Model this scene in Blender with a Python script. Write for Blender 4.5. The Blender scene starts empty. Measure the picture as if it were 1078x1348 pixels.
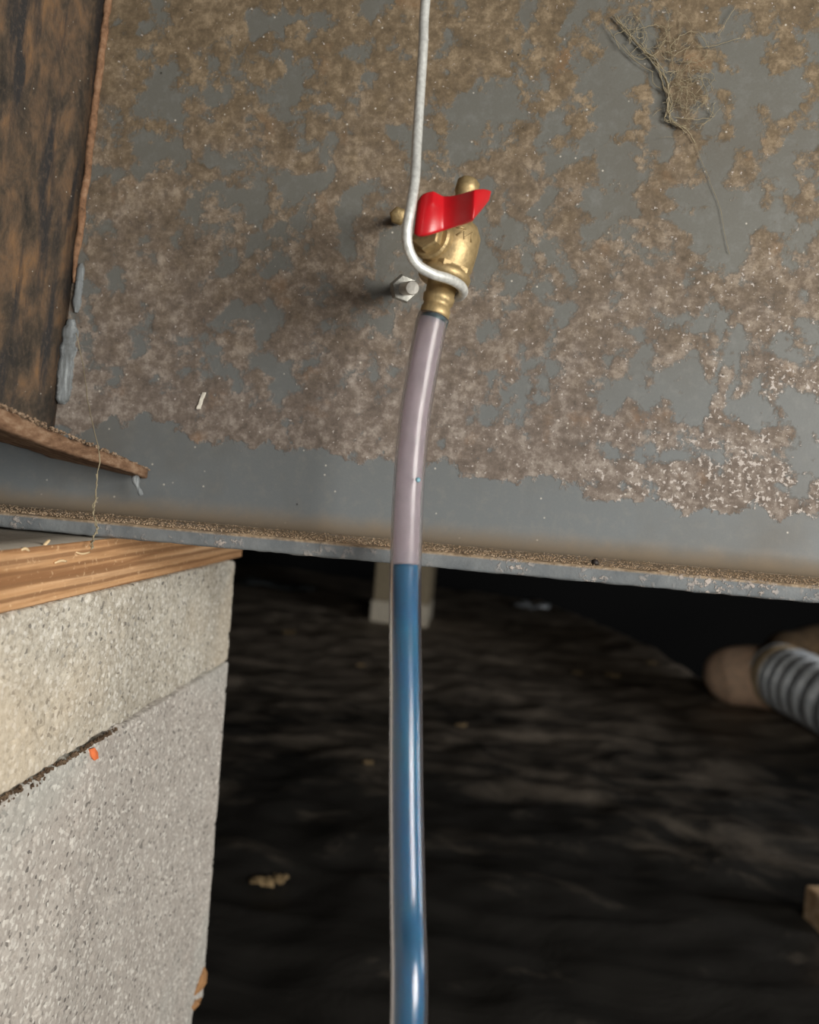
import bpy, bmesh, math, random
import numpy as np
from mathutils import Vector, Matrix, noise
random.seed(7); rng = np.random.default_rng(7)
SC = bpy.context.scene; COL = SC.collection

# ------------------------------------------------------------ camera
F = 1081.0; CAMZ = 0.50
cam_d = bpy.data.cameras.new('camera'); cam = bpy.data.objects.new('camera', cam_d); COL.objects.link(cam)
RC = Matrix.Rotation(math.radians(6.43), 3, 'Z') @ Matrix.Rotation(math.radians(90-1.7), 3, 'X') @ Matrix.Rotation(math.radians(4.7), 3, 'Z')
cam.matrix_world = Matrix.Translation((0, 0, CAMZ)) @ RC.to_4x4()
cam_d.sensor_fit = 'HORIZONTAL'; cam_d.sensor_width = 36; cam_d.lens = 36*F/1078
cam_d.clip_start = 0.01; cam_d.clip_end = 60
cam_d.dof.use_dof = True; cam_d.dof.focus_distance = 0.285; cam_d.dof.aperture_fstop = 13.5
SC.camera = cam
# ------------------------------------------------------------ sky, daylight and added fill
w = bpy.data.worlds.new('sky'); SC.world = w; w.use_nodes = True
bg = w.node_tree.nodes['Background']; bg.inputs[0].default_value = (0.95, 0.97, 1.0, 1); bg.inputs[1].default_value = 0.38
def area_light(name, loc, target, size, power, col):
    d = bpy.data.lights.new(name, 'AREA'); d.shape = 'RECTANGLE'; d.size, d.size_y = size; d.energy = power; d.color = col
    o = bpy.data.objects.new(name, d); COL.objects.link(o); o.location = loc
    o.rotation_euler = (Vector(target)-Vector(loc)).to_track_quat('-Z', 'Y').to_euler(); return o
area_light('daylight_opening', (0.64, -0.36, 0.56), (-0.02, 0.30, 0.47), (0.50, 0.38), 11.3, (1.0, 0.955, 0.885))
area_light('side_fill', (1.75, .75, .42), (.45, 2.5, .0), (.5, .3), 14., (.97, .98, 1.0))  # added fill lamp, no opening there; brightens the distant ground and duct
# ------------------------------------------------------------ exposure
SC.view_settings.view_transform = 'Standard'; SC.view_settings.look = 'None'
SC.view_settings.gamma = 1; SC.view_settings.use_curve_mapping = False; SC.view_settings.exposure = 0.0

# ------------------------------------------------------------ helpers
def at(px, py, Y):                      # the world point seen at a photo pixel on the plane y = Y
    d = RC @ Vector(((px-539)/F, (674-py)/F, -1)); return Vector((0, 0, CAMZ)) + d*(Y/d.y)
def on_x(px, py, X):
    d = RC @ Vector(((px-539)/F, (674-py)/F, -1)); return Vector((0, 0, CAMZ)) + d*(X/d.x)
def on_z(px, py, Z):
    d = RC @ Vector(((px-539)/F, (674-py)/F, -1)); return Vector((0, 0, CAMZ)) + d*((Z-CAMZ)/d.z)
def empty(name, label, cat, loc, group=None):
    o = bpy.data.objects.new(name, None); COL.objects.link(o); o.location = loc; o.empty_display_size = .01
    o['label'] = label; o['category'] = cat
    if group: o['group'] = group
    return o
def wloc(p):
    v = Vector((0, 0, 0))
    while p: v += p.location; p = p.parent
    return v
def mesh_obj(name, verts, faces, m, parent=None, smooth=True, origin=None):
    off = wloc(parent) if parent else Vector((0, 0, 0))
    org = Vector(origin) if origin is not None else off
    me = bpy.data.meshes.new(name)
    me.from_pydata([tuple(Vector(v)-org) for v in verts], [], [tuple(f) for f in faces]); me.update()
    if smooth: me.polygons.foreach_set('use_smooth', [True]*len(me.polygons))
    me.materials.append(m)
    o = bpy.data.objects.new(name, me); COL.objects.link(o); o.parent = parent; o.location = org-off
    return o
def fix(o):
    b = bmesh.new(); b.from_mesh(o.data); bmesh.ops.recalc_face_normals(b, faces=b.faces); b.to_mesh(o.data); b.free()
def tag(o, label=None, cat=None, group=None, kind=None):
    if label: o['label'] = label
    if cat: o['category'] = cat
    if group: o['group'] = group
    if kind: o['kind'] = kind
    return o
def box(lo, hi, bev=0.0, seg=2):
    b = bmesh.new(); bmesh.ops.create_cube(b, size=1)
    lo, hi = Vector(lo), Vector(hi)
    for v in b.verts: v.co = Vector([lo[i]+(v.co[i]+.5)*(hi[i]-lo[i]) for i in range(3)])
    if bev: bmesh.ops.bevel(b, geom=b.edges[:], offset=bev, segments=seg, affect='EDGES', profile=.5)
    b.verts.ensure_lookup_table()
    vs = [v.co.copy() for v in b.verts]; fs = [[v.index for v in f.verts] for f in b.faces]; b.free(); return vs, fs
def join(*parts):
    V, Fc = [], []
    for v, f in parts:
        n = len(V); V += list(v); Fc += [[i+n for i in q] for q in f]
    return V, Fc
def tube(pts, r, seg=16, cap=True, rf=None):
    pts = [Vector(p) for p in pts]; n = len(pts); V, Fc = [], []
    t0 = (pts[1]-pts[0]).normalized(); a = t0.orthogonal().normalized()
    for i, p in enumerate(pts):
        t = (pts[min(i+1, n-1)]-pts[max(i-1, 0)]).normalized()
        a = (a - t*a.dot(t)).normalized(); c = t.cross(a); rr = rf(i/(n-1)) if rf else r
        for k in range(seg):
            an = 2*math.pi*k/seg; V.append(p + (a*math.cos(an)+c*math.sin(an))*rr)
    for i in range(n-1):
        for k in range(seg):
            k2 = (k+1) % seg; Fc.append([i*seg+k, i*seg+k2, (i+1)*seg+k2, (i+1)*seg+k])
    if cap: Fc.append(list(range(seg))[::-1]); Fc.append([(n-1)*seg+k for k in range(seg)])
    return V, Fc
def smooth_path(P, n):                  # Catmull-Rom through the points
    P = [Vector(p) for p in P]; P = [2*P[0]-P[1]] + P + [2*P[-1]-P[-2]]; out = []
    for i in range(1, len(P)-2):
        for k in range(n):
            t = k/n; a, b, c, d = P[i-1:i+3]
            out.append(.5*((2*b)+(c-a)*t+(2*a-5*b+4*c-d)*t*t+(3*b-a-3*c+d)*t**3))
    out.append(P[-2]); return out
def lathe(prof, base, axis, seg=32, ref=None, poly=None):   # prof: (h, r) along the axis from base
    axis = Vector(axis).normalized(); a = (Vector(ref)-axis*Vector(ref).dot(axis)).normalized() if ref else axis.orthogonal().normalized()
    c = axis.cross(a); V, Fc = [], []; base = Vector(base)
    for h, r in prof:
        for k in range(seg):
            an = 2*math.pi*k/seg; q = r
            if poly:
                s = 2*math.pi/poly; q = r*math.cos(s/2)/math.cos((an % s)-s/2)
            V.append(base+axis*h+(a*math.cos(an)+c*math.sin(an))*q)
    n = len(prof)
    for i in range(n-1):
        for k in range(seg):
            k2 = (k+1) % seg; Fc.append([i*seg+k, i*seg+k2, (i+1)*seg+k2, (i+1)*seg+k])
    Fc.append(list(range(seg))[::-1]); Fc.append([(n-1)*seg+k for k in range(seg)])
    return V, Fc
def lattice_box(lo, hi, n, rnd, disp):  # closed box of n quads per side, rounded edges, disp(P, N) -> offsets along N
    lo = np.array(lo, float); hi = np.array(hi, float); idx = {}; V = []; Fc = []
    def vid(i, j, k):
        key = (i, j, k)
        if key not in idx: idx[key] = len(V); V.append(key)
        return idx[key]
    for ax in range(3):
        u, v = [(1, 2), (2, 0), (0, 1)][ax]
        for side in (0, n[ax]):
            for a in range(n[u]):
                for b in range(n[v]):
                    q = []
                    for da, db in ((0, 0), (1, 0), (1, 1), (0, 1)):
                        c = [0, 0, 0]; c[ax] = side; c[u] = a+da; c[v] = b+db; q.append(vid(*c))
                    Fc.append(q if side else q[::-1])
    P = lo + np.array(V)/np.array(n)*(hi-lo)
    C = np.clip(P, lo+rnd, hi-rnd); D = P-C; L = np.linalg.norm(D, axis=1, keepdims=True); N = D/np.maximum(L, 1e-9)
    P = C+N*rnd
    P = P+N*disp(P, N)[:, None]
    return P.tolist(), Fc
def vnoise(P, s, seed=0):               # value noise on an array of points
    P = P*s+seed*17.3; I = np.floor(P).astype(np.int64); f = P-I; f = f*f*(3-2*f); out = 0
    for dx in (0, 1):
        for dy in (0, 1):
            for dz in (0, 1):
                h = ((I[:, 0]+dx)*73856093) ^ ((I[:, 1]+dy)*19349663) ^ ((I[:, 2]+dz)*83492791)
                h = (h*2654435761) & 0xffffffff; h = ((h >> 13) ^ h)*1274126177 & 0xffffffff
                val = ((h >> 8) & 0xffff)/65535.
                out = out + val*np.where(dx, f[:, 0], 1-f[:, 0])*np.where(dy, f[:, 1], 1-f[:, 1])*np.where(dz, f[:, 2], 1-f[:, 2])
    return out*2-1

# ------------------------------------------------------------ materials
class NT:
    def __init__(s, name):
        s.m = bpy.data.materials.new(name); s.m.use_nodes = True; s.t = s.m.node_tree; s.p = s.t.nodes['Principled BSDF']
        s.tc = s.t.nodes.new('ShaderNodeTexCoord').outputs['Object']
    def inp(s, sock, v):
        if isinstance(v, bpy.types.NodeSocket): s.t.links.new(v, sock)
        else:
            if isinstance(v, (tuple, list)) and len(v) == 3 and sock.type == 'RGBA': v = (*v, 1)
            sock.default_value = v
    def mapped(s, scale, loc=(0, 0, 0), rot=(0, 0, 0)):
        n = s.t.nodes.new('ShaderNodeMapping'); s.t.links.new(s.tc, n.inputs[0]); n.inputs['Scale'].default_value = scale
        n.inputs['Location'].default_value = loc; n.inputs['Rotation'].default_value = rot; return n.outputs[0]
    def noise(s, scale, detail=4, rough=.5, vec=None, dist=0):
        n = s.t.nodes.new('ShaderNodeTexNoise'); s.inp(n.inputs['Vector'], vec or s.tc); n.inputs['Scale'].default_value = scale
        n.inputs['Detail'].default_value = detail; n.inputs['Roughness'].default_value = rough; n.inputs['Distortion'].default_value = dist
        return n.outputs['Fac']
    def voro(s, scale, vec=None, feat='F1', rand=1.0, out='Distance'):
        n = s.t.nodes.new('ShaderNodeTexVoronoi'); s.inp(n.inputs['Vector'], vec or s.tc); n.inputs['Scale'].default_value = scale
        n.feature = feat; n.inputs['Randomness'].default_value = rand; return n.outputs[out]
    def wave(s, scale, dist, vec=None, dscale=1, direction='X'):
        n = s.t.nodes.new('ShaderNodeTexWave'); s.inp(n.inputs['Vector'], vec or s.tc); n.bands_direction = direction
        n.inputs['Scale'].default_value = scale; n.inputs['Distortion'].default_value = dist; n.inputs['Detail'].default_value = 3
        n.inputs['Detail Scale'].default_value = dscale; return n.outputs['Fac']
    def math(s, op, a, b=0.0, clamp=False):
        n = s.t.nodes.new('ShaderNodeMath'); n.operation = op; n.use_clamp = clamp; s.inp(n.inputs[0], a); s.inp(n.inputs[1], b); return n.outputs[0]
    def rng(s, v, a, b, c=0., d=1., smooth=False):
        n = s.t.nodes.new('ShaderNodeMapRange'); s.inp(n.inputs[0], v)
        if smooth: n.interpolation_type = 'SMOOTHSTEP'
        for i, q in enumerate((a, b, c, d)): s.inp(n.inputs[i+1], q)
        return n.outputs[0]
    def mix(s, f, a, b, mode='MIX'):
        n = s.t.nodes.new('ShaderNodeMix'); n.data_type = 'RGBA'; n.blend_type = mode
        s.inp(n.inputs[0], f); s.inp(n.inputs[6], a); s.inp(n.inputs[7], b); return n.outputs[2]
    def ramp(s, v, stops):
        n = s.t.nodes.new('ShaderNodeValToRGB'); s.inp(n.inputs[0], v); e = n.color_ramp.elements
        while len(e) < len(stops): e.new(.5)
        for q, (p, c) in zip(e, stops): q.position = p; q.color = (*c, 1)
        return n.outputs[0]
    def xyz(s):
        n = s.t.nodes.new('ShaderNodeSeparateXYZ'); s.t.links.new(s.tc, n.inputs[0]); return n.outputs
    def bump(s, h, strength=.5, dist=.001, prev=None):
        n = s.t.nodes.new('ShaderNodeBump'); s.inp(n.inputs['Height'], h); n.inputs['Strength'].default_value = strength
        n.inputs['Distance'].default_value = dist
        if prev: s.inp(n.inputs['Normal'], prev)
        return n.outputs[0]
    def out(s, color=None, rough=None, metal=None, normal=None, spec=None, **k):
        p = s.p.inputs
        if color is not None: s.inp(p['Base Color'], color)
        if rough is not None: s.inp(p['Roughness'], rough)
        if metal is not None: s.inp(p['Metallic'], metal)
        if normal is not None: s.inp(p['Normal'], normal)
        if spec is not None: s.inp(p['Specular IOR Level'], spec)
        for a, b in k.items(): s.inp(p[a.replace('_', ' ')], b)
        return s.m

def web_material():
    n = NT('rusted_steel_web'); x, y, z = n.xyz()
    big = n.noise(24, 7, .62, dist=.15); mid = n.noise(95, 6, .6)
    fine = n.math('ADD', n.math('MULTIPLY', n.noise(260, 8, .78), .6), n.math('MULTIPLY', n.noise(70, 6, .7, dist=.5), .4)); tiny = n.noise(1100, 2, .6)
    # rust cover: less at the right, none in the smooth band along the foot
    cover = n.math('ADD', n.rng(x, -.17, .15, .050, -.008), n.rng(z, .175, .215, 0., .06))
    s = n.math('ADD', n.math('ADD', big, cover), n.math('MULTIPLY', n.math('SUBTRACT', mid, .5), .62))
    s = n.math('ADD', s, n.math('MULTIPLY', n.math('SUBTRACT', fine, .5), .42))
    low = n.rng(z, .02, .11, .13, 0.)
    s = n.math('ADD', s, low)
    mask = n.rng(s, .478, .555, smooth=True)
    edge = n.math('ADD', n.rng(x, -.10, .08, .040, .027), n.math('MULTIPLY', n.math('SUBTRACT', n.noise(38, 7, .68), .5), .048))
    foot = n.rng(n.math('SUBTRACT', z, edge), -.0008, .0012, smooth=True)
    mask = n.math('MULTIPLY', mask, foot)
    warm = n.rng(n.math('ADD', z, n.math('MULTIPLY', n.math('SUBTRACT', mid, .5), .16)), .06, .19)
    rustA = n.ramp(fine, [(.36, (.095, .078, .064)), (.5, (.190, .155, .130)), (.63, (.40, .355, .31))])
    rustB = n.ramp(fine, [(.36, (.085, .064, .040)), (.5, (.180, .135, .085)), (.63, (.36, .28, .185))])
    rust = n.mix(warm, rustA, rustB)
    base = n.mix(n.rng(z, .02, .12), (.150, .168, .178), (.138, .136, .118))
    base = n.mix(n.math('MULTIPLY', tiny, .30), base, (.24, .25, .24))
    base = n.mix(n.rng(n.noise(180, 6, .75), .50, .66, 0, .55), base, (.21, .215, .205))
    brownfilm = n.noise(16, 4, .6)
    base = n.mix(n.rng(brownfilm, .5, .75, 0., .5), base, (.115, .10, .078))
    col = n.mix(mask, base, rust)
    orange = n.rng(n.noise(45, 4, .6), .60, .74, 0., .45)
    col = n.mix(n.math('MULTIPLY', orange, mask), col, (.30, .17, .085))
    # pale crusty flecks, thickest low at the right
    v = n.math('SUBTRACT', 1.0, n.noise(560, 3, .62)); fx = n.rng(x, -.03, .10); fz = n.rng(z, .16, .03)
    dens = n.math('MULTIPLY', fx, fz)
    clus = n.rng(n.noise(75, 5, .65), .56, .40)
    r = n.math('ADD', .345, n.math('MULTIPLY', dens, n.math('SUBTRACT', .16, n.math('MULTIPLY', clus, .11))))
    fleck = n.math('MULTIPLY', n.rng(v, r, n.math('SUBTRACT', r, .035), smooth=True), n.math('MAXIMUM', n.rng(mask, .02, .4), .0))
    col = n.mix(n.math('MULTIPLY', fleck, .85), col, (.58, .53, .49))
    # scattered bright dust specks everywhere
    v2 = n.voro(150); sp = n.rng(v2, .075, .03)
    col = n.mix(n.math('MULTIPLY', sp, .8), col, (.68, .64, .56))
    v3 = n.voro(60); dk = n.rng(v3, .035, .02)
    col = n.mix(n.math('MULTIPLY', dk, .8), col, (.03, .025, .02))
    # brown bloom in the root of the flange
    root = n.rng(n.math('ADD', z, n.math('MULTIPLY', mid, .006)), .0185, .0075, smooth=True)
    col = n.mix(n.math('MULTIPLY', root, .85), col, (.32, .245, .165))
    h = n.math('ADD', n.math('MULTIPLY', mask, .5), n.math('ADD', n.math('MULTIPLY', n.math('MULTIPLY', fine, mask), 1.1), n.math('MULTIPLY', fleck, .6)))
    h = n.math('ADD', h, n.math('MULTIPLY', tiny, .12))
    return n.out(col, n.rng(mask, 0, 1, .52, .9), 0.0, n.bump(h, .45, .0005), .35)

def flange_material():
    n = NT('flange_steel'); x, y, z = n.xyz()
    mid = n.noise(90, 6, .6); fine = n.noise(500, 4, .7)
    base = n.mix(n.rng(mid, .35, .7), (.135, .150, .160), (.22, .235, .24))
    top = n.rng(z, .0045, .0052)
    dust = n.ramp(fine, [(.3, (.20, .14, .09)), (.5, (.42, .31, .20)), (.72, (.62, .50, .36))])
    col = n.mix(n.math('MULTIPLY', top, n.rng(mid, .25, .45, .55, 1.)), base, dust)
    v = n.voro(330); cl = n.rng(n.noise(40, 4, .7), .48, .62)
    crust = n.math('MULTIPLY', n.rng(n.noise(420, 4, .65), .50, .58, smooth=True), cl)
    col = n.mix(n.math('MULTIPLY', crust, .8), col, (.52, .45, .40))
    h = n.math('ADD', n.math('MULTIPLY', fine, .6), crust)
    return n.out(col, .75, 0., n.bump(h, .7, .0006), .3)

def outrigger_material():
    n = NT('dark_rusted_steel')
    st = n.mapped((75, 75, 60)); a = n.noise(1, 7, .6, st, .3); st2 = n.mapped((90, 90, 16), (3, 1, 2)); b = n.noise(1, 5, .6, st2)
    fine = n.noise(500, 4, .65)
    col = n.ramp(a, [(.34, (.035, .032, .028)), (.45, (.080, .062, .046)), (.56, (.160, .105, .066)), (.70, (.26, .15, .075))])
    col = n.mix(n.rng(b, .50, .62), col, (.040, .038, .038))
    col = n.mix(n.rng(fine, .5, .8, 0, .5), col, (.19, .14, .10))
    col = n.mix(n.rng(n.voro(170), .06, .03), col, (.6, .58, .52))
    h = n.math('ADD', n.math('MULTIPLY', fine, .8), a)
    return n.out(col, .85, 0, n.bump(h, .7, .0007), .3)

def rust_crust_material(name, c0, c1, c2, sc=(1, 1, 1)):
    n = NT(name); v = n.mapped(sc); fine = n.noise(420, 5, .7, v); mid = n.noise(110, 4, .6, v)
    col = n.ramp(n.math('ADD', n.math('MULTIPLY', fine, .6), n.math('MULTIPLY', mid, .4)), [(.34, c0), (.5, c1), (.66, c2)])
    return n.out(col, .9, 0, n.bump(fine, .8, .0006), .25)

def concrete_material(name, base, light, dark, warm, pores):
    n = NT(name); mid = n.noise(45, 5, .6); fine = n.noise(520, 4, .75); big = n.noise(14, 3, .5); grit = n.voro(800, out='Color')
    sep = n.t.nodes.new('ShaderNodeSeparateColor'); n.t.links.new(grit, sep.inputs[0])
    col = n.mix(n.rng(mid, .35, .65), base, light)
    col = n.mix(n.rng(fine, .44, .66, 0, .85), col, dark)
    col = n.mix(n.rng(sep.outputs[0], .72, 1, 0, .75), col, (.80, .77, .70))
    col = n.mix(n.rng(sep.outputs[1], 1-pores, 1, 0, .85), col, (.12, .11, .10))
    col = n.mix(n.rng(big, .48, .68, 0, .5), col, warm)
    pv = n.voro(330); pc = n.voro(330, out='Color'); sp = n.t.nodes.new('ShaderNodeSeparateColor'); n.t.links.new(pc, sp.inputs[0])
    pit = n.math('MULTIPLY', n.rng(n.math('ADD', pv, n.math('MULTIPLY', n.math('SUBTRACT', fine, .5), .8)), .34, .22), n.rng(sp.outputs[0], .62, .66))
    pit = n.math('MULTIPLY', pit, n.rng(n.noise(22, 3, .5), .38, .55, .25, 1.))
    col = n.mix(n.math('MULTIPLY', pit, pores*5), col, (.13, .115, .10))
    h = n.math('SUBTRACT', n.math('ADD', fine, n.math('MULTIPLY', sep.outputs[2], .35)), n.math('MULTIPLY', pit, 1.6))
    return n.out(col, .92, 0, n.bump(h, .55, .0007), .2)

def wood_material(name, c0, c1, c2, axis='Y', weather=0., sc=1.):
    n = NT(name)
    m = {'Y': (190*sc, 7*sc, 190*sc), 'X': (9*sc, 260*sc, 260*sc), 'Z': (260*sc, 260*sc, 9*sc)}[axis]
    v = n.mapped(m); g = n.noise(1, 4, .55, v, .4); v2 = n.mapped(tuple(q*3 for q in m)); f = n.noise(1, 4, .7, v2)
    col = n.ramp(g, [(.36, c0), (.50, c1), (.66, c2)])
    if axis == 'Y':
        wv = n.wave(85, 2.2, n.mapped((1, .10, 1)), 1.5, 'Z'); col = n.mix(n.rng(wv, .45, .08, 0, .75), col, tuple(q*.72 for q in c0))
    col = n.mix(n.rng(f, .45, .75, 0, .6), col, tuple(q*.75 for q in c0))
    col = n.mix(n.rng(n.noise(380, 3, .7), .60, .72, 0, .7), col, (.80, .55, .32))
    if weather: col = n.mix(n.rng(n.noise(60, 4, .6), .3, .6, weather*.7, weather), col, (.42, .38, .32))
    return n.out(col, .8, 0, n.bump(n.math('ADD', g, n.math('MULTIPLY', f, .5)), .6, .0006), .25)

def simple(name, col, rough=.5, metal=0., nb=0., ns=300, var=0., **k):
    n = NT(name); f = n.noise(ns, 4, .6); c = col
    if var: c = n.mix(n.rng(f, .3, .7), tuple(q*(1-var) for q in col), tuple(min(1, q*(1+var)) for q in col))
    return n.out(c, rough, metal, n.bump(f, nb, .0004) if nb else None, **k)

M_web = web_material(); M_flange = flange_material(); M_out = outrigger_material()
M_strip = rust_crust_material('brown_rust_crust', (.085, .045, .026), (.23, .135, .080), (.42, .30, .20), (1, .35, 1))
M_weldo = rust_crust_material('orange_weld_rust', (.11, .065, .040), (.27, .15, .085), (.38, .24, .15))
M_weldb = rust_crust_material('blue_grey_weld', (.11, .115, .11), (.21, .23, .24), (.50, .54, .55), (1.4, 1, .14))
M_cap = concrete_material('light_concrete', (.50, .455, .375), (.64, .60, .51), (.30, .26, .20), (.64, .53, .38), .08)
M_block = concrete_material('grey_concrete', (.47, .43, .385), (.53, .49, .44), (.36, .32, .28), (.46, .475, .435), .10)
M_shim = wood_material('orange_pine', (.33, .165, .075), (.58, .33, .16), (.72, .45, .25))
M_shimtop = wood_material('dusty_pine', (.30, .26, .20), (.40, .36, .30), (.48, .43, .36), weather=.8)
M_brass = simple('dull_brass', (.43, .32, .16), .50, .58, .5, 380, .25)
M_steel = simple('galvanised_wire_metal', (.78, .80, .77), .40, .45, .35, 700, .22)
M_bolt = simple('zinc_bolt_metal', (.70, .69, .64), .35, .7, .2, 500, .1)
M_red = simple('red_vinyl', (.52, .010, .016), .30, 0., .12, 260, .08, spec=.5)
M_residue = simple('teal_residue', (.02, .075, .09), .35)

def hose_material():
    n = NT('frosted_vinyl_tube'); t = n.t; out = t.nodes['Material Output']; scr = n.noise(900, 3, .6)
    n.out((.95, .93, .95), .20, 0, n.bump(scr, .05, .0002), .5, Transmission_Weight=1.0, IOR=1.30)
    d = t.nodes.new('ShaderNodeBsdfDiffuse'); d.inputs[0].default_value = (.70, .62, .66, 1)
    tr = t.nodes.new('ShaderNodeBsdfTranslucent'); tr.inputs[0].default_value = (.80, .74, .78, 1)
    m1 = t.nodes.new('ShaderNodeMixShader'); m1.inputs[0].default_value = .5; t.links.new(d.outputs[0], m1.inputs[1]); t.links.new(tr.outputs[0], m1.inputs[2])
    m2 = t.nodes.new('ShaderNodeMixShader'); n.t.links.new(n.p.outputs[0], m2.inputs[1]); t.links.new(m1.outputs[0], m2.inputs[2])
    n.inp(m2.inputs[0], n.rng(scr, .3, .7, .022, .036)); t.links.new(m2.outputs[0], out.inputs[0]); return n.m
M_hose = hose_material()
def fluid_material():
    n = NT('blue_dyed_water'); a = n.noise(45, 3, .6)
    c = n.mix(n.rng(a, .35, .65), (.0005, .120, .29), (.0005, .15, .275))
    return n.out(c, .18, 0, None, .5, Transmission_Weight=.12)
M_fluid = fluid_material()

# ------------------------------------------------------------ setting
def ground_h(x, y):
    z = .012*noise.noise(Vector((x*2.1, y*2.6, 0)))+.010*noise.noise(Vector((x*7, y*10, 3)))+.004*noise.noise(Vector((x*18, y*26, 5)))
    z += .006*(1-abs(noise.noise(Vector((x*3.0+1.3*y, y*9, 9)))))**6
    # the sheet falls away beyond the bank on the right
    pts = [(-3, 4.8), (.18, 4.05), (.40, 3.3), (.56, 2.6), (.64, 2.25), (.80, 1.98), (1.10, 1.5), (1.6, .8), (2.5, -.5)]
    d = -9
    for (x0, y0), (x1, y1) in zip(pts, pts[1:]):
        dx, dy = x1-x0, y1-y0; L = math.hypot(dx, dy); t = max(0, min(1, ((x-x0)*dx+(y-y0)*dy)/L/L))
        dist = math.hypot(x-x0-t*dx, y-y0-t*dy); s = (dx*(y-y0)-dy*(x-x0))/L
        if d == -9 or dist < abs(d): d = math.copysign(dist, s)
    z += .03*math.exp(-(d/.16)**2)*(1 if x > .1 else 0)*min(1, max(0, (x-.1)/.3))
    if d > 0: z -= .55*min(1, d/.5)**1.3
    return z
def ground_material():
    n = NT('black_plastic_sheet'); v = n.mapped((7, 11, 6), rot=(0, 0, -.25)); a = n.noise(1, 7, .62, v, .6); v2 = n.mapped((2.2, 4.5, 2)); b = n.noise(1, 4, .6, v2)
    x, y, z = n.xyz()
    far_light = n.rng(y, .9, 2.6, -.12, .22)  # paints light into the colour: paler in the distance, darker near
    dusty = n.rng(n.math('ADD', n.math('ADD', n.math('MULTIPLY', a, .6), n.math('MULTIPLY', b, .4)), far_light), .45, .86)  # random dust plus the painted-in distance light
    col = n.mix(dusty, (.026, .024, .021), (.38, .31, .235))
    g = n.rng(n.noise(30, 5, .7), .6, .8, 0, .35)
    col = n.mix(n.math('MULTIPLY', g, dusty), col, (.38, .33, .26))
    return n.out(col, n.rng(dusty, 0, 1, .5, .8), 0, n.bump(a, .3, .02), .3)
gx = np.concatenate([np.linspace(-3, -.8, 50), np.linspace(-.8, 1.4, 260)[1:], np.linspace(1.4, 3, 40)[1:]])
gy = np.concatenate([np.linspace(-1.5, .5, 30), np.linspace(.5, 4.4, 420)[1:]])
V = [(x, y, ground_h(x, y)) for y in gy for x in gx]; nx = len(gx)
Fc = [[j*nx+i, j*nx+i+1, (j+1)*nx+i+1, (j+1)*nx+i] for j in range(len(gy)-1) for i in range(nx-1)]
g = mesh_obj('floor', V, Fc, ground_material()); tag(g, 'wrinkled black plastic sheet with dust and painted-in distant light, covering the crawlspace ground', kind='structure')
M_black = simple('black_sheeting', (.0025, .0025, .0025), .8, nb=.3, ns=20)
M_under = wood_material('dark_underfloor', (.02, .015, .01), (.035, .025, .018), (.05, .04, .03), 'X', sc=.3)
def struct(name, lo, hi, m): o = mesh_obj(name, *box(lo, hi), m, smooth=False); o['kind'] = 'structure'; return o
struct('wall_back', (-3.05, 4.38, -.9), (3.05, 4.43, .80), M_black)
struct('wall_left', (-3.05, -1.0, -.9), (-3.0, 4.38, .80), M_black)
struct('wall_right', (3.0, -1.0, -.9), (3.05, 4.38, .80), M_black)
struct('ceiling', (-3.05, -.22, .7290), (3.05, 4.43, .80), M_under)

# ------------------------------------------------------------ steel I-beam
WY = .320; ZB = .4738; FT = .0056
beam = empty('steel_beam', 'long rust-mottled grey steel beam spanning the picture above the concrete pier', 'beam', (0, WY, ZB))
BX0, BX1 = -.75, .85
nxs = 200
def web_part():
    prof = []
    r = .0085
    for k in range(9):
        a = math.pi/2*k/8; prof.append((WY-r+r*math.sin(a), ZB+FT+r-r*math.cos(a)))
    prof += [(WY, ZB+FT+r+.008), (WY, .7274-.006-.008)]
    for k in range(9):
        a = math.pi/2*k/8; prof.append((WY-r+r*math.cos(a), .7274-.006-r+r*math.sin(a)))
    back = [(2*WY+.006-y, z) for y, z in prof][::-1]
    P = prof+back; V, Fc = [], []; np_ = len(P)
    xs = np.linspace(BX0, BX1, 60)
    for x in xs:
        for y, z in P: V.append((x, y, z))
    for i in range(len(xs)-1):
        for k in range(np_): k2 = (k+1) % np_; Fc.append([i*np_+k, i*np_+k2, (i+1)*np_+k2, (i+1)*np_+k])
    Fc.append(list(range(np_))[::-1]); Fc.append([(len(xs)-1)*np_+k for k in range(np_)])
    o = mesh_obj('web', V, Fc, M_web, beam); fix(o); return o
web_part()
def flange_disp(P, N):
    return .00022*vnoise(P, 180, 1)+.00018*vnoise(P, 520, 2)+np.where(N[:, 2] > .5, .0005*np.maximum(0, vnoise(P, 240, 3)), 0)
def flange(name, z0, label=None):
    v, f = lattice_box((BX0, WY-.048, z0), (BX1, WY+.054, z0+FT), (800, 30, 5), .0016, flange_disp)
    o = mesh_obj(name, v, f, M_flange, beam, origin=(0, WY, z0))
    if label: o['label'] = label
    return o
flange('bottom_flange', ZB, 'thick blue-grey lower lip with a line of brown rust dust on top')
flange('top_flange', .7274-FT)
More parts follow.
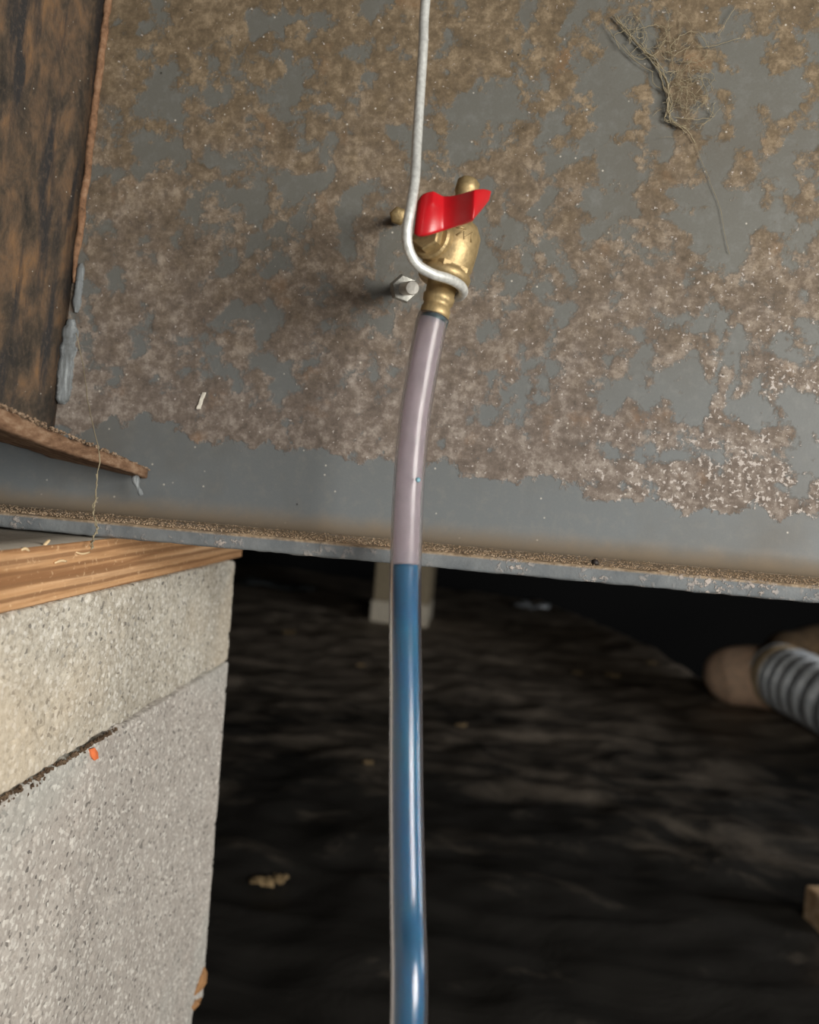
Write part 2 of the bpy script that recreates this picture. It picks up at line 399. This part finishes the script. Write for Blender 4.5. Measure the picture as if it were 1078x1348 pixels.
# loose brown dirt lying along the flange
def crumbs(name, n, pos, size, m, parent=None, flat=1.):
    V, Fc = [], []
    for i in range(n):
        c = Vector(pos()); s = size*random.uniform(.4, 1.3); b = len(V)
        q = Matrix.Rotation(random.uniform(0, 6.28), 3, Vector((random.random(), random.random(), random.random()+.1)).normalized())
        for d in ((1, 0, 0), (-1, 0, 0), (0, 1, 0), (0, -1, 0), (0, 0, 1), (0, 0, -1)):
            e = q @ (Vector(d)*s*random.uniform(.6, 1.2)); e.z *= flat; V.append(c+e)
        for f in ((0, 2, 4), (2, 1, 4), (1, 3, 4), (3, 0, 4), (2, 0, 5), (1, 2, 5), (3, 1, 5), (0, 3, 5)): Fc.append([b+k for k in f])
    o = mesh_obj(name, V, Fc, m, parent, smooth=False); o['kind'] = 'stuff'; return o
M_dirt = rust_crust_material('brown_dirt', (.26, .17, .10), (.52, .38, .25), (.70, .57, .42))
def flpos():
    x = random.uniform(-.32, .26); y = WY-.048+.0015+abs(random.gauss(0, .017)); y = min(y, WY-.010)
    return (x, y, ZB+FT+.0003)
dl = crumbs('loose_dirt', 9000, flpos, .00026, M_dirt); tag(dl, 'line of loose brown dirt lying on the lower lip of the steel beam', 'dirt')
p = at(783, 742, WY-.044); p.z = ZB+FT+.0009
bd = mesh_obj('black_crumb', *lathe([(-.0011, .0004), (-.0006, .0011), (.0002, .0014), (.0009, .0009), (.0012, .0003)], p, (.5, .2, 1), 9), simple('black_crumb_dirt', (.02, .013, .01), .6, nb=.5))
tag(bd, 'single black round crumb on the rusty lip of the beam right of the tube', 'crumb')
# pale paint fleck stuck to the web
pf = at(265, 527, WY-.0006)
V, Fc = lattice_box(pf+Vector((-.0010, -.0003, -.0035)), pf+Vector((.0010, .0006, .0035)), (6, 2, 12), .0003, lambda P, N: .0006*vnoise(P, 700, 4))
V = [(v[0]+(v[2]-pf.z)*.25, v[1], v[2]) for v in V]
tag(mesh_obj('paint_fleck', V, Fc, simple('cream_paint', (.80, .76, .66), .6)), 'small cream fleck stuck on the rusty web left of the tube', 'fleck')

# ------------------------------------------------------------ outrigger
og = empty('outrigger_bracket', 'dark rusty steel bracket plate welded to the beam at the upper left', 'bracket', (-.18, WY, .50))
def strip_z(y): return .4958+(WY-y)*.150
def plate():
    V, Fc = [], []; ys = np.linspace(-.15, WY, 40); zs = np.linspace(0, 1, 26)
    for side in (0, 1):
        for y in ys:
            for t in zs:
                z0 = strip_z(y)+.007; z = z0+(.7274-z0)*t; X = -.185+(z-.523)*.056
                V.append((X-(.005 if side else 0), y, z))
    n1, n2 = len(ys), len(zs); o2 = n1*n2
    for i in range(n1-1):
        for j in range(n2-1):
            a, b, c, d = i*n2+j, i*n2+j+1, (i+1)*n2+j+1, (i+1)*n2+j
            Fc.append([a, b, c, d]); Fc.append([o2+d, o2+c, o2+b, o2+a])
    for i in range(n1-1):
        Fc.append([i*n2, (i+1)*n2, o2+(i+1)*n2, o2+i*n2]); Fc.append([i*n2+n2-1, o2+i*n2+n2-1, o2+(i+1)*n2+n2-1, (i+1)*n2+n2-1])
    for j in range(n2-1):
        Fc.append([j, j+1, o2+j+1, o2+j]); e = (n1-1)*n2; Fc.append([e+j, o2+e+j, o2+e+j+1, e+j+1])
    o = mesh_obj('plate', V, Fc, M_out, og); fix(o)
plate()
def strip():
    def dz(P, N): return np.where(N[:, 2] > .3, .0008*np.maximum(-.2, vnoise(P, 330, 5))+.0004*vnoise(P, 900, 6), .00015*vnoise(P, 260, 7))
    v, f = lattice_box((-.186, -.15, -.0045), (-.1425, WY-.0006, .0), (26, 330, 5), .0012, dz)
    V = []
    for x, y, z in v:
        th = 1+.35*max(0, min(1, (.30-y)/.1))
        cut = max(0, (y-(WY-.012))/.012)*.001
        V.append((x-cut, y, strip_z(y)+.0022+z*th+.0008*math.sin(y*45)+(-.1425-x)*.13))
    o = mesh_obj('lower_lip', V, f, M_strip, og); o['label'] = 'brown crusty lip sloping along the foot of the bracket'
strip()
def lpos():
    y = random.uniform(.15, WY-.001); x = -.1425-abs(random.gauss(0, .004)); return (x, y, strip_z(y)+.0022+(-.1425-x)*.13+random.random()*.0008)
crumbs('crust', 700, lpos, .0006, rust_crust_material('lip_crust_dirt', (.13, .085, .05), (.30, .21, .14), (.45, .36, .27)), og)
# weld beads down the corner
def bead(name, z0, z1, r, m, n, seed, dx=0.):
    P = []
    for i in range(n):
        z = z0+(z1-z0)*i/(n-1); X = -.185+(z-.523)*.056
        P.append((X+.0010+dx+.0009*noise.noise(Vector((z*90, seed, 0))), WY-.0008, z))
    def rf(t): return r*(1+.35*noise.noise(Vector((t*n*.17, seed, 4)))+.15*noise.noise(Vector((t*n*.6, seed, 8))))*(.45+.55*min(1, 9*t, 9*(1-t)))
    v, f = tube(P, r, 10, rf=rf); return mesh_obj(name, v, f, m, og)
bead('weld_bead', .572, .7270, .0015, M_weldo, 150, 1)['label'] = 'orange-brown rusty weld seam'
o = bead('weld_bead', .5225, .557, .0032, M_weldb, 60, 5, .0012); o['label'] = 'thick blue-grey weld lump near the foot of the seam'
o = bead('weld_bead', .560, .580, .0016, M_weldb, 40, 9, .0025); o['label'] = 'short pale grey weld lump above'
# crud hanging under the tip of the lip
pts = [at(178, 628, .306), at(180, 637, .305), at(183, 645, .305), at(186, 652, .3055)]
v, f = tube(smooth_path(pts, 4), .0012, 8, rf=lambda t: .0014*(1-.5*t)*(1+.3*math.sin(t*9)))
mesh_obj('drip', v, f, M_weldb, og)['label'] = 'small grey drip under the tip of the lip'

# ------------------------------------------------------------ concrete pier
X0 = -.140
def fdist(P, lo, hi): return np.minimum(np.minimum(P[:, 1]-lo[1], hi[1]-P[:, 1]), np.minimum(P[:, 2]-lo[2], hi[2]-P[:, 2]))
def block(name, lo, hi, n, m, seed, pore, rough, label):
    pl = rng.random((900, 3)); pl = np.array(lo)+pl*(np.array(hi)-np.array(lo))
    def dd(P, N):
        d = .0005*vnoise(P, 60, seed)+rough*vnoise(P, 420, seed+1)+rough*.7*vnoise(P, 900, seed+2)
        d -= pore*np.maximum(0, vnoise(P, 520, seed+3)-.42)*2.2
        e = np.abs(N).max(axis=1); d -= np.where(e < .97, .0009*np.maximum(0, vnoise(P, 150, seed+4))*1.5, 0)
        return d
    v, f = lattice_box(lo, hi, n, .0014, dd)
    o = mesh_obj(name, v, f, m, origin=((lo[0]+hi[0])/2, (lo[1]+hi[1])/2, lo[2])); return tag(o, label, 'concrete block')
zc0, zc1 = .3988, .4542
block('concrete_cap_block', (X0-.19, .075, zc0), (X0, .4285, zc1), (14, 330, 70), M_cap, 3, .0006, .00024, 'light speckled concrete cap block topmost of the pier, directly under the orange wood')
block('concrete_block', (X0-.19, .072, .2118), (X0, .4300, zc0-.0006), (14, 340, 190), M_block, 9, .0011, .00009, 'tall grey pitted concrete block below the light cap block')
block('concrete_block', (X0-.186, .078, -.01), (X0-.003, .4235, .2106), (14, 120, 80), M_block, 15, .0008, .0002, 'lowest concrete block, only its corner showing at the bottom edge')
shim = empty('wood_shim', 'orange pine board lying on the concrete pier beneath the beam', 'board', (X0-.07, .25, .4545))
def wd(P, N): return np.where(np.abs(N[:, 0]) > .5, .00020*np.sin(P[:, 2]*1450+P[:, 1]*5+1.5*vnoise(P*np.array([1, .15, 1]), 90, 1))+.00012*vnoise(P, 700, 3), .00025*vnoise(P, 300, 2))
v, f = lattice_box((X0-.15, .05, .4546), (X0+.0012, .4355, .4731), (10, 330, 26), .0009, wd)
b = mesh_obj('board', v, f, M_shim, shim); b.data.materials.append(M_shimtop)
for p_ in b.data.polygons:
    if p_.normal.z > .8: p_.material_index = 1
b['label'] = 'orange ridged edge with grey dusty top'
def splinter(pxs, Xoff, r):
    P = [on_x(a, b_, X0+Xoff) for a, b_ in pxs]; vv, ff = tube(smooth_path(P, 4), r, 6, rf=lambda t: r*(.35+.65*math.sin(math.pi*(.15+.7*t))))
    return mesh_obj('splinter', vv, ff, M_spl, shim)
M_spl = simple('pale_splinter', (.80, .60, .35), .7, nb=.3)
splinter([(55, 722), (60, 716), (65, 711)], .0005, .0006)
splinter([(38, 725), (33, 722), (28, 724)], .0012, .0005)
splinter([(72, 741), (80, 738), (87, 739)], .0016, .0005)
splinter([(100, 727), (108, 729), (118, 727)], .0014, .0004)
# dirt packed in the joint of cap and block
def jpos():
    y = .20+.10*random.random()**1.7; return (X0+.0003-random.random()*.001, y, zc0-.0002-abs(random.gauss(0, .0016))*(1 if y < .25 else .4))
dj = crumbs('joint_dirt', 420, jpos, .0008, rust_crust_material('dark_brown_dirt', (.04, .025, .015), (.10, .065, .04), (.20, .14, .09)))
tag(dj, 'dark brown dirt crumbs packed in the joint under the light cap block', 'dirt')
def scrap(pts, Y, th, m, name, label, cat, plane='x'):
    P = [on_x(a, b_, Y) for a, b_ in pts] if plane == 'x' else [at(a, b_, Y) for a, b_ in pts]
    nrm = Vector((1, 0, 0)) if plane == 'x' else Vector((0, -1, 0)); n = len(P); c = sum(P, Vector())/n
    V = P+[q+nrm*th*.7 for q in P]+[c+nrm*th*1.3, c-nrm*0]
    Fc = [[i, (i+1) % n, n+(i+1) % n, n+i] for i in range(n)]+[[n+i, n+(i+1) % n, 2*n] for i in range(n)]+[[(i+1) % n, i, 2*n+1] for i in range(n)]
    o = mesh_obj(name, V, Fc, m, smooth=False); fix(o); return tag(o, label, cat)
M_orange = simple('orange_flake', (.85, .21, .07), .6, nb=.3, var=.15); M_tanf = simple('tan_flake', (.40, .21, .09), .6, nb=.4, var=.3)
scrap([(117, 986), (123, 984), (127, 990), (128, 998), (123, 1001), (119, 996)], X0+.0002, .0008, M_orange, 'orange_chip', 'tiny bright orange chip on the concrete block under the joint', 'chip')
scrap([(268, 1273), (271, 1280), (270, 1294), (264, 1303), (255, 1310), (260, 1296), (264, 1284)], X0+.0000, .0012, M_tanf, 'leaf_scrap', 'brown-orange leaf scrap on the block corner near the bottom edge', 'leaf scrap')
scrap([(261, 1312), (258, 1320), (250, 1330), (247, 1326), (252, 1316)], X0-.002, .003, M_tanf, 'leaf_scrap', 'second small orange leaf scrap in the lowest block joint', 'leaf scrap')

# ------------------------------------------------------------ valve
AX = at(571, 418, .256); BXp = at(618, 236, .262)
axis = (BXp-AX).normalized(); side = Vector((1, 0, 0)); side = (side-axis*side.dot(axis)).normalized(); fwd = side.cross(axis)
if fwd.y > 0: fwd = -fwd
def L(h, s, f): return AX+axis*h+side*s+fwd*f
valve = empty('brass_ball_valve', 'small brass ball valve with red handle hooked in the end of the wire', 'valve', AX)
H = (BXp-AX).length
v, f = lathe([(.0112, .0040), (.0116, .0072), (.0124, .0081), (.0138, .0083), (.0147, .0079), (.0152, .0074), (.0160, .0074), (.0170, .0080), (.0235, .0083), (.0275, .0082), (.0305, .0066), (.0318, .0045), (.0320, .003)], AX, axis, 40)
o = mesh_obj('body', v, f, M_brass, valve); fix(o)
hexp = lathe([(.0305, .0060), (.0308, .0066), (.0345, .0066), (.0348, .0058)], AX, axis, 36, ref=side, poly=6)
o = mesh_obj('hex_collar', *lathe([(.0140, .0074), (.0143, .0083), (.0160, .0083), (.0164, .0074)], AX, axis, 36, ref=fwd, poly=6), M_brass, valve, smooth=False)
v, f = lathe([(.0, .0030), (-.0030, .0031), (-.0032, .0025), (-.0032, .001)][::-1]+[(.0002, .0044), (.0010, .00465), (.0028, .00462), (.0032, .0043), (.0046, .0043), (.0050, .0048), (.0068, .0050), (.0072, .0046), (.0115, .0048)], AX, axis, 32)
o = mesh_obj('hose_barb', v, f, M_brass, valve); fix(o); o['label'] = 'brass barb going into the clear tube'
v, f = lathe([(.0300, .0046), (.0335, .0043), (.0340, .0033), (H-.0050, .0032), (H-.0046, .0037), (H-.0012, .0036), (H-.0003, .0027), (H, .0012)], AX, axis, 28)
o = mesh_obj('upper_port', v, f, M_brass, valve); fix(o)
# bonnet facing the viewer at the left, under the handle
bc = L(.0225, -.0028, .0); bd_ = (fwd*1.0-side*.42-axis*.10).normalized()
o = mesh_obj('bonnet', *join(lathe([(.002, .0068), (.0082, .0066), (.0088, .0060), (.0089, .002)], bc, bd_, 36, ref=axis), lathe([(.0086, .0050), (.0112, .0050), (.0116, .0045), (.0117, .001)], bc, bd_, 36, ref=axis, poly=6)), M_brass, valve, smooth=False)
o = mesh_obj('rib', *box((-.0052, -.0006, -.0007), (.0052, .0006, .0007), .0004), M_brass, valve)
o.matrix_world = Matrix.Translation(L(.0182, -.0033, .0090)) @ Matrix.Rotation(math.radians(42), 4, 'Y')
o.parent = valve; o.location = L(.0182, -.0033, .0090)-AX
# cast zig-zag mark on the body
def surf(h, s): return L(h, s, math.sqrt(max(0, .0083**2-s*s))+.0001)
zz = [(.0238, .0018), (.0262, .0036), (.0236, .0040), (.0264, .0058), (.0236, .0062)]
v, f = tube([surf(a, b_) for a, b_ in zz], .00032, 6)
v2, f2 = tube([surf(.0262, .0012), surf(.0266, .0024), surf(.0268, .0040)], .0003, 6)
mesh_obj('cast_mark', *join((v, f), (v2, f2)), M_brass, valve)
# red handle: bent strip, nine sections
def cp(cx, cy, Y): return at(480+cx/4.9, 200+cy/4.9, Y)
HY = .2415
sec = [((352, 330), (328, 530), .0), ((378, 272), (345, 553), -.0012), ((440, 260), (415, 541), -.0016), ((505, 296), (500, 510), .0012), ((600, 290), (590, 484), .0004),
       ((672, 264), (662, 460), -.0022), ((706, 252), (702, 440), -.0038), ((762, 240), (738, 376), .0004), ((806, 260), (788, 306), .0042)]
def handle():
    V, Fc = [], []; rows = 5
    for (t, b_, dy) in sec:
        for k in range(rows):
            u = k/(rows-1); V.append(cp(t[0]+(b_[0]-t[0])*u, t[1]+(b_[1]-t[1])*u, HY+dy+(-.0010*math.sin(math.pi*u))+.0012*(1-u)))
    for i in range(len(sec)-1):
        for k in range(rows-1): Fc.append([i*rows+k, i*rows+k+1, (i+1)*rows+k+1, (i+1)*rows+k])
    o = mesh_obj('handle', V, Fc, M_red, valve); o['label'] = 'red dipped butterfly handle'
    m = o.modifiers.new('s', 'SOLIDIFY'); m.thickness = .0020; m.offset = 0
    m = o.modifiers.new('b', 'BEVEL'); m.width = .0006; m.segments = 2; m.limit_method = 'ANGLE'; m.angle_limit = math.radians(50)
    m = o.modifiers.new('u', 'SUBSURF'); m.levels = 1; m.render_levels = 1
    return o
hd = handle()
sc_ = cp(520, 395, HY-.0018)
o = mesh_obj('handle_stem', *lathe([(0, .0016), (.006, .0016)], cp(520, 400, HY+.0005), -bd_, 16), M_brass, valve)

# ------------------------------------------------------------ tube and water
HO, HI = .00495, .0041
tw = [(570.7, 418, .2557), (567, 430, .2552), (559, 470, .2556), (553, 505, .2562), (547, 541, .2565), (541, 597, .2562), (537, 654, .2555), (535, 710, .2535), (533.5, 767, .2505), (533.3, 835, .2455), (534, 906, .2405),
      (534.6, 1046, .231), (536.5, 1186, .2205), (538, 1348, .2075)]
TP = [at(a, b_, c) for a, b_, c in tw]
end = TP[-1]; TP += [end+Vector((.004, -.006, -.07)), end+Vector((.012, -.004, -.15)), end+Vector((.05, .01, -.24)), end+Vector((.12, .03, -.31)), end+Vector((.24, .05, -.325))]
path = smooth_path(TP, 10)
ho = empty('clear_tube', 'clear vinyl tube hanging from the valve, half filled with blue water', 'tube', TP[0])
def hose():
    v1, f1 = tube(path, HO, 40, cap=False); v2, f2 = tube(path, HI, 40, cap=False)
    n = len(v1); Fc = f1+[[i+n for i in q[::-1]] for q in f2]; e = len(v1)-40
    for k in range(40):
        k2 = (k+1) % 40; Fc.append([k2, k, n+k, n+k2]); Fc.append([e+k, e+k2, n+e+k2, n+e+k])
    o = mesh_obj('tube_wall', v1+v2, Fc, M_hose, ho); fix(o); return o
hose()
def film_material():
    n = NT('frosted_dry_film'); t = n.t; out = t.nodes['Material Output']
    d = t.nodes.new('ShaderNodeBsdfDiffuse'); d.inputs[0].default_value = (.72, .66, .70, 1)
    tr = t.nodes.new('ShaderNodeBsdfTranslucent'); tr.inputs[0].default_value = (.78, .72, .76, 1)
    tp = t.nodes.new('ShaderNodeBsdfTransparent'); m1 = t.nodes.new('ShaderNodeMixShader'); m1.inputs[0].default_value = .45
    t.links.new(d.outputs[0], m1.inputs[1]); t.links.new(tr.outputs[0], m1.inputs[2])
    m2 = t.nodes.new('ShaderNodeMixShader'); n.inp(m2.inputs[0], n.rng(n.noise(120, 4, .6), .3, .7, .42, .25))
    t.links.new(m1.outputs[0], m2.inputs[1]); t.links.new(tp.outputs[0], m2.inputs[2]); t.links.new(m2.outputs[0], out.inputs[0]); return n.m
zl = at(533.5, 745, .252).z
wp = [p for p in path if p.z < zl]; t_ = next(p for p in path if p.z < zl)
i0 = path.index(t_); a_ = path[i0-1]; k_ = (a_.z-zl)/(a_.z-t_.z); wp = [a_.lerp(t_, k_)]+wp
v, f = tube(wp, HI-.00002, 40)
v2, f2 = tube([p for p in path if p.z > zl-.0001 and p.z < AX.z-.0012], HI-.00003, 40, cap=False)
o = mesh_obj('dry_film', v2, f2, film_material(), ho); o['label'] = 'frosted empty upper bore of the tube'
o = mesh_obj('water_column', v, f, M_fluid, ho); o['label'] = 'blue dyed water standing in the lower tube'
pr = at(552, 632, .2535)
o = mesh_obj('droplet', *lathe([(-.0007, .0002), (-.0005, .0006), (0, .0008), (.0005, .0006), (.0007, .0002)], pr+Vector((0, -.0042, 0)), (0, 1, 0), 14), simple('pale_blue_drop', (.25, .48, .58), .1), ho)
o['label'] = 'pale blue droplet'
o = mesh_obj('residue', *lathe([(-.0024, .00400), (-.0008, .0041), (.0001, .0040)], AX, axis, 24), M_residue, ho); o['label'] = 'dark teal residue at the mouth of the tube'

# ------------------------------------------------------------ wire hanger
wpx = [(560, 0, .250), (557, 60, .248), (553, 120, .246), (548.5, 190, .242), (546, 235, .2375), (541, 270, .2345), (536, 300, .2335), (537, 325, .2345), (548, 347, .2370), (568, 360, .2405), (590, 367, .2450), (605, 375, .2505), (610, 384, .2565), (603, 391, .2625), (588, 389, .2655), (572, 380, .2660)]
WP = [at(*q) for q in wpx]; top = WP[0]
WP = [top+Vector((.0010, .004, .7285-top.z)), top+Vector((.0006, .002, .05))]+WP
wv, wf = tube(smooth_path(WP, 8), .00150, 16)
wh = mesh_obj('wire_hook', wv, wf, M_steel, origin=top); tag(wh, 'galvanised wire hanging from above and hooked round the brass valve', 'wire')

# ------------------------------------------------------------ two bolts on the beam web
bt = empty('steel_bolt', 'cut steel bolt end with nut sticking out below the valve on the left', 'bolt', at(527, 380, WY))
b0 = at(521, 381, WY+.0015); b1 = at(543, 379, .283); ax2 = (b1-b0).normalized()
mesh_obj('shank', *lathe([(0, .0024), ((b1-b0).length-.0003, .0024), ((b1-b0).length, .0022)], b0, ax2, 20), M_bolt, bt, smooth=False)
mesh_obj('nut', *lathe([(.0180, .0046), (.0186, .0052), (.0232, .0052), (.0238, .0046), (.0239, .002)], b0, ax2, 36, poly=6), simple('dark_zinc', (.34, .34, .31), .4, .6, .2, 500, .2), bt, smooth=False)
bt2 = empty('brass_bolt', 'small brass bolt head peeping out left of the wire beside the red handle', 'bolt', at(525, 288, WY))
b0 = at(522, 290, WY+.0015); b1 = at(524.5, 284, .288); ax2 = (b1-b0).normalized(); l_ = (b1-b0).length
mesh_obj('shank', *lathe([(0, .0020), (l_-.003, .0020)], b0, ax2, 16), simple('dark_bolt_steel', (.16, .15, .14), .5, .6), bt2, smooth=False)
mesh_obj('head', *lathe([(l_-.004, .0028), (l_-.0035, .0032), (l_-.0010, .0032), (l_-.0002, .0026), (l_, .001)], b0, ax2, 24, poly=6), M_brass, bt2)

# ------------------------------------------------------------ cobwebs
M_cob = simple('dusty_cobweb', (.34, .29, .19), .95, nb=.3)
def strand(P, r, jit=0.): 
    q = smooth_path(P, 6); q = [p+Vector((random.gauss(0, jit), random.gauss(0, jit*.4), random.gauss(0, jit))) for p in q]
    return tube(q, r, 5, rf=lambda t: r*(.7+.5*abs(noise.noise(Vector((t*23, r*9e4, 1))))))
parts = []
mainp = [(808, 22), (838, 58), (862, 82), (877, 110), (882, 140), (880, 152), (888, 163), (903, 171), (915, 188), (922, 208), (935, 240), (948, 275), (953, 305), (960, 335)]
parts.append(strand([at(a, b_, WY-.0012) for a, b_ in mainp[:9]], 0.00030, .00012))
parts.append(strand([at(a, b_, WY-.0008) for a, b_ in mainp[8:]], .00010, .0001))
for a in range(6):
    q = [(x+random.gauss(0, 3), y+random.gauss(0, 3)) for x, y in mainp[a % 3:8]]
    parts.append(strand([at(x, y, WY-.001-random.random()*.002) for x, y in q], .00020, .0002))
for k in range(70):                     # matted loops
    cx, cy = random.choice([(905, 80), (900, 120), (905, 145), (885, 50), (845, 40), (915, 100)]); cx += random.gauss(0, 9); cy += random.gauss(0, 9)
    a0 = random.uniform(0, 6.28); R1, R2 = random.uniform(6, 34), random.uniform(8, 34); n = random.randint(3, 5)
    q = [(cx+R1*math.cos(a0+.8*i)+random.gauss(0, 3), cy+R2*math.sin(a0+.8*i)+random.gauss(0, 3)) for i in range(n)]
    parts.append(strand([at(x, y, WY-.0006-random.random()*.0022) for x, y in q], random.choice((.00006, .00009, .00014)), .00022))
for q in ([(945, 48), (955, 30), (968, 8)], [(860, 95), (830, 75), (800, 38), (796, 25)], [(915, 62), (940, 60), (975, 50)], [(858, 95), (860, 110), (872, 118)], [(880, 30), (882, 60), (888, 100)], [(840, 20), (850, 50), (830, 70)]):
    parts.append(strand([at(x, y, WY-.0015) for x, y in q], .00014, .0001))
cw = mesh_obj('cobweb', *join(*parts), M_cob, origin=at(890, 100, WY)); tag(cw, 'matted dusty cobweb tangle on the beam at the upper right', 'cobweb', kind='stuff')
q = [(100, 438, .316), (108, 475, .310), (116, 530, .285), (122, 560, .272), (131, 600, .261), (128, 625, .262), (126, 655, .266), (123, 675, .266), (128, 695, .265), (122, 710, .262), (121, 722, .258)]
parts = [strand([at(*s) for s in q], .00022, .00008), strand([at(*s) for s in q[5:]], .00026, .00028), strand([at(*s) for s in q[6:]], .0002, .0004)]
st = mesh_obj('cobweb_strand', *join(*parts), M_cob, origin=at(*q[5])); tag(st, 'single dusty cobweb strand hanging from the bracket lip down to the wood', 'cobweb')

# ------------------------------------------------------------ things on the ground behind
def gp(px, py):
    p = on_z(px, py, 0.)
    for _ in range(6): p = on_z(px, py, ground_h(p.x, p.y))
    return p
pc = on_z(526, 823, 0.); bz = -.015
pier = empty('background_pier', 'distant pale pier standing on black plastic directly behind the tube', 'pier', (-.335, 2.93, 0))
M_far = simple('pale_far_concrete', (.82, .73, .57), .9, nb=.5, ns=60, var=.12); M_far2 = simple('tan_far_concrete', (.42, .34, .22), .9, nb=.5, ns=60, var=.15)
v, f = box((-.443, 2.93, bz), (-.232, 3.13, .083), .004); mesh_obj('base_block', v, f, M_far, pier, smooth=False)['label'] = 'pale lower block'
v, f = box((-.436, 2.932, .084), (-.236, 3.16, .300), .004); mesh_obj('upper_block', v, f, M_far2, pier, smooth=False)['label'] = 'tan upper block'
v, f = box((-.436, 2.932, .301), (-.236, 3.16, .50), .004); mesh_obj('upper_block', v, f, M_far2, pier, smooth=False)['label'] = 'tan upper block'
# flexible duct
duct = empty('flexible_duct', 'ribbed silvery flexible duct lying on the ground at the right edge', 'duct', (.60, 2.1, .05))
DR = .078
dp = [(.70, 2.10, .0), (.735, 1.96, .0), (.79, 1.76, 0), (.87, 1.52, 0), (1.0, 1.35, 0), (1.2, 1.2, 0)]
dz0 = [max(ground_h(x, y), ground_h(x-.03, y-.03))+DR+.006 for x, y, z in dp]
DP = smooth_path([(x, y, z) for (x, y, _), z in zip(dp, dz0)], 48)
Ld = sum((DP[i+1]-DP[i]).length for i in range(len(DP)-1))
v, f = tube(DP, DR, 40, rf=lambda t: DR-.009+.010*math.sin(t*Ld/.050*2*math.pi))
M_duct = simple('dusty_foil_duct', (.80, .86, .90), .42, .3, .4, 90, .22)
mesh_obj('ribbed_hose', v, f, M_duct, duct)
d0 = DP[0]; dv = (DP[3]-DP[0]).normalized()
v, f = tube([d0+dv*.045, d0+dv*.02, d0, d0-dv*.02], DR+.002, 36, rf=lambda t: DR+.002-.006*t)
mesh_obj('collar', v, f, simple('tan_tape', (.45, .34, .21), .7, 0, .5, 60, .3), duct)['label'] = 'dusty tan tape collar'
e0 = d0-dv*.012+Vector((0, 0, -.012))
bootp = smooth_path([e0, e0+Vector((-.055, .030, -.006)), e0+Vector((-.105, .045, -.018)), e0+Vector((-.150, .045, -.030))], 8)
v, f = tube(bootp, .05, 32, rf=lambda t: .078*math.sqrt(max(.02, 1-max(0, (t-.45)/.55)**2.2))*(1-.10*t))
mesh_obj('end_boot', v, f, simple('tan_boot', (.82, .56, .38), .75, 0, .5, 50, .2), duct)['label'] = 'rounded tan end boot'
up = smooth_path([d0+dv*.01, d0+Vector((.02, .06, .035)), d0+Vector((.09, .12, .06)), d0+Vector((.20, .16, .07))], 6)
v, f = tube(up, .04, 24, rf=lambda t: .045*(1+.1*math.sin(t*17)))
mesh_obj('insulation_wrap', v, f, simple('brown_insulation', (.09, .055, .025), .95, 0, .8, 60, .4), duct)['label'] = 'brown fibrous wrap rising behind the collar'
# wood offcut at the right edge
p = on_z(1062, 1236, .0); off = empty('wood_offcut', 'tan wooden offcut at the right edge near the bottom corner', 'offcut', (p.x+.05, p.y, 0))
v, f = box((0, 0, -.01), (.14, .042, .048), .003); V = [Matrix.Rotation(.25, 3, 'Z') @ q+Vector((p.x+.018, p.y, 0)) for q in v]
mesh_obj('block', V, f, wood_material('tan_offcut_wood', (.45, .28, .15), (.66, .45, .27), (.75, .56, .36), 'X', sc=.4), off, smooth=False)
# foil strip, crumpled plastic, leaf crumbs
def flake(name, px, py, sx, sy, m, label, cat, group=None, seed=0):
    p = gp(px, py); V, Fc = [], []; n = 7
    for j in range(n+1):
        for i in range(n+1):
            u, v_ = i/n-.5, j/n-.5; r = 1+.35*noise.noise(Vector((u*3+seed, v_*3, seed)))
            V.append((p.x+u*sx*r, p.y+v_*sy*r, p.z+.004+.35*min(sx, sy)*noise.noise(Vector((u*4, v_*4+seed, 2)))+.18*min(sx, sy)))
    for j in range(n):
        for i in range(n): a = j*(n+1)+i; Fc.append([a, a+1, a+n+2, a+n+1])
    o = mesh_obj(name, V, Fc, m, origin=p); s = o.modifiers.new('t', 'SOLIDIFY'); s.thickness = .0015
    return tag(o, label, cat, group)
flake('foil_strip', 697, 803, .16, .10, simple('foil', (.55, .58, .60), .4, .3, .3, 40), 'dull silver foil strip on the black sheet right of the distant pier', 'foil', seed=2)
M_leaf = simple('dry_leaf', (.40, .28, .14), .8, nb=.4, var=.3)
M_fold = simple('glossy_black_fold', (.10, .11, .11), .35, nb=.3, ns=40)
flake('plastic_fold', 360, 776, .34, .10, M_fold, 'faint shiny fold of plastic beyond the concrete pier, left of the distant pier', 'plastic fold', seed=5)
flake('dry_leaf', 345, 1166, .028, .018, M_leaf, 'dim curled dry leaf on the sheet beside the concrete pier, left piece of two', 'leaf', seed=1)
flake('dry_leaf', 368, 1163, .016, .020, M_leaf, 'dim curled dry leaf on the sheet, right piece of two by the pier', 'leaf', seed=3)
for k, (a, b_, s, lb) in enumerate([(475, 878, .016, 'small reddish crumb on the sheet left of the tube, nearest below the distant pier'), (607, 958, .015, 'pale crumb on the sheet just right of the tube'), (484, 1007, .012, 'pale crumb on the sheet left of the tube, lower than the reddish one'),
                            (380, 835, .026, 'tan crumb on the sheet between the concrete pier and the tube'), (806, 892, .028, 'longish tan crumb on the sheet towards the duct'), (760, 888, .02, 'dull tan crumb left of the longish tan crumb'), (858, 875, .022, 'tan crumb on top of the bank, nearest the duct')]):
    flake('leaf_crumb', a, b_, s*1.4, s, M_leaf, lb, 'leaf crumb', 'leaf crumbs on the black sheet', seed=k+10)
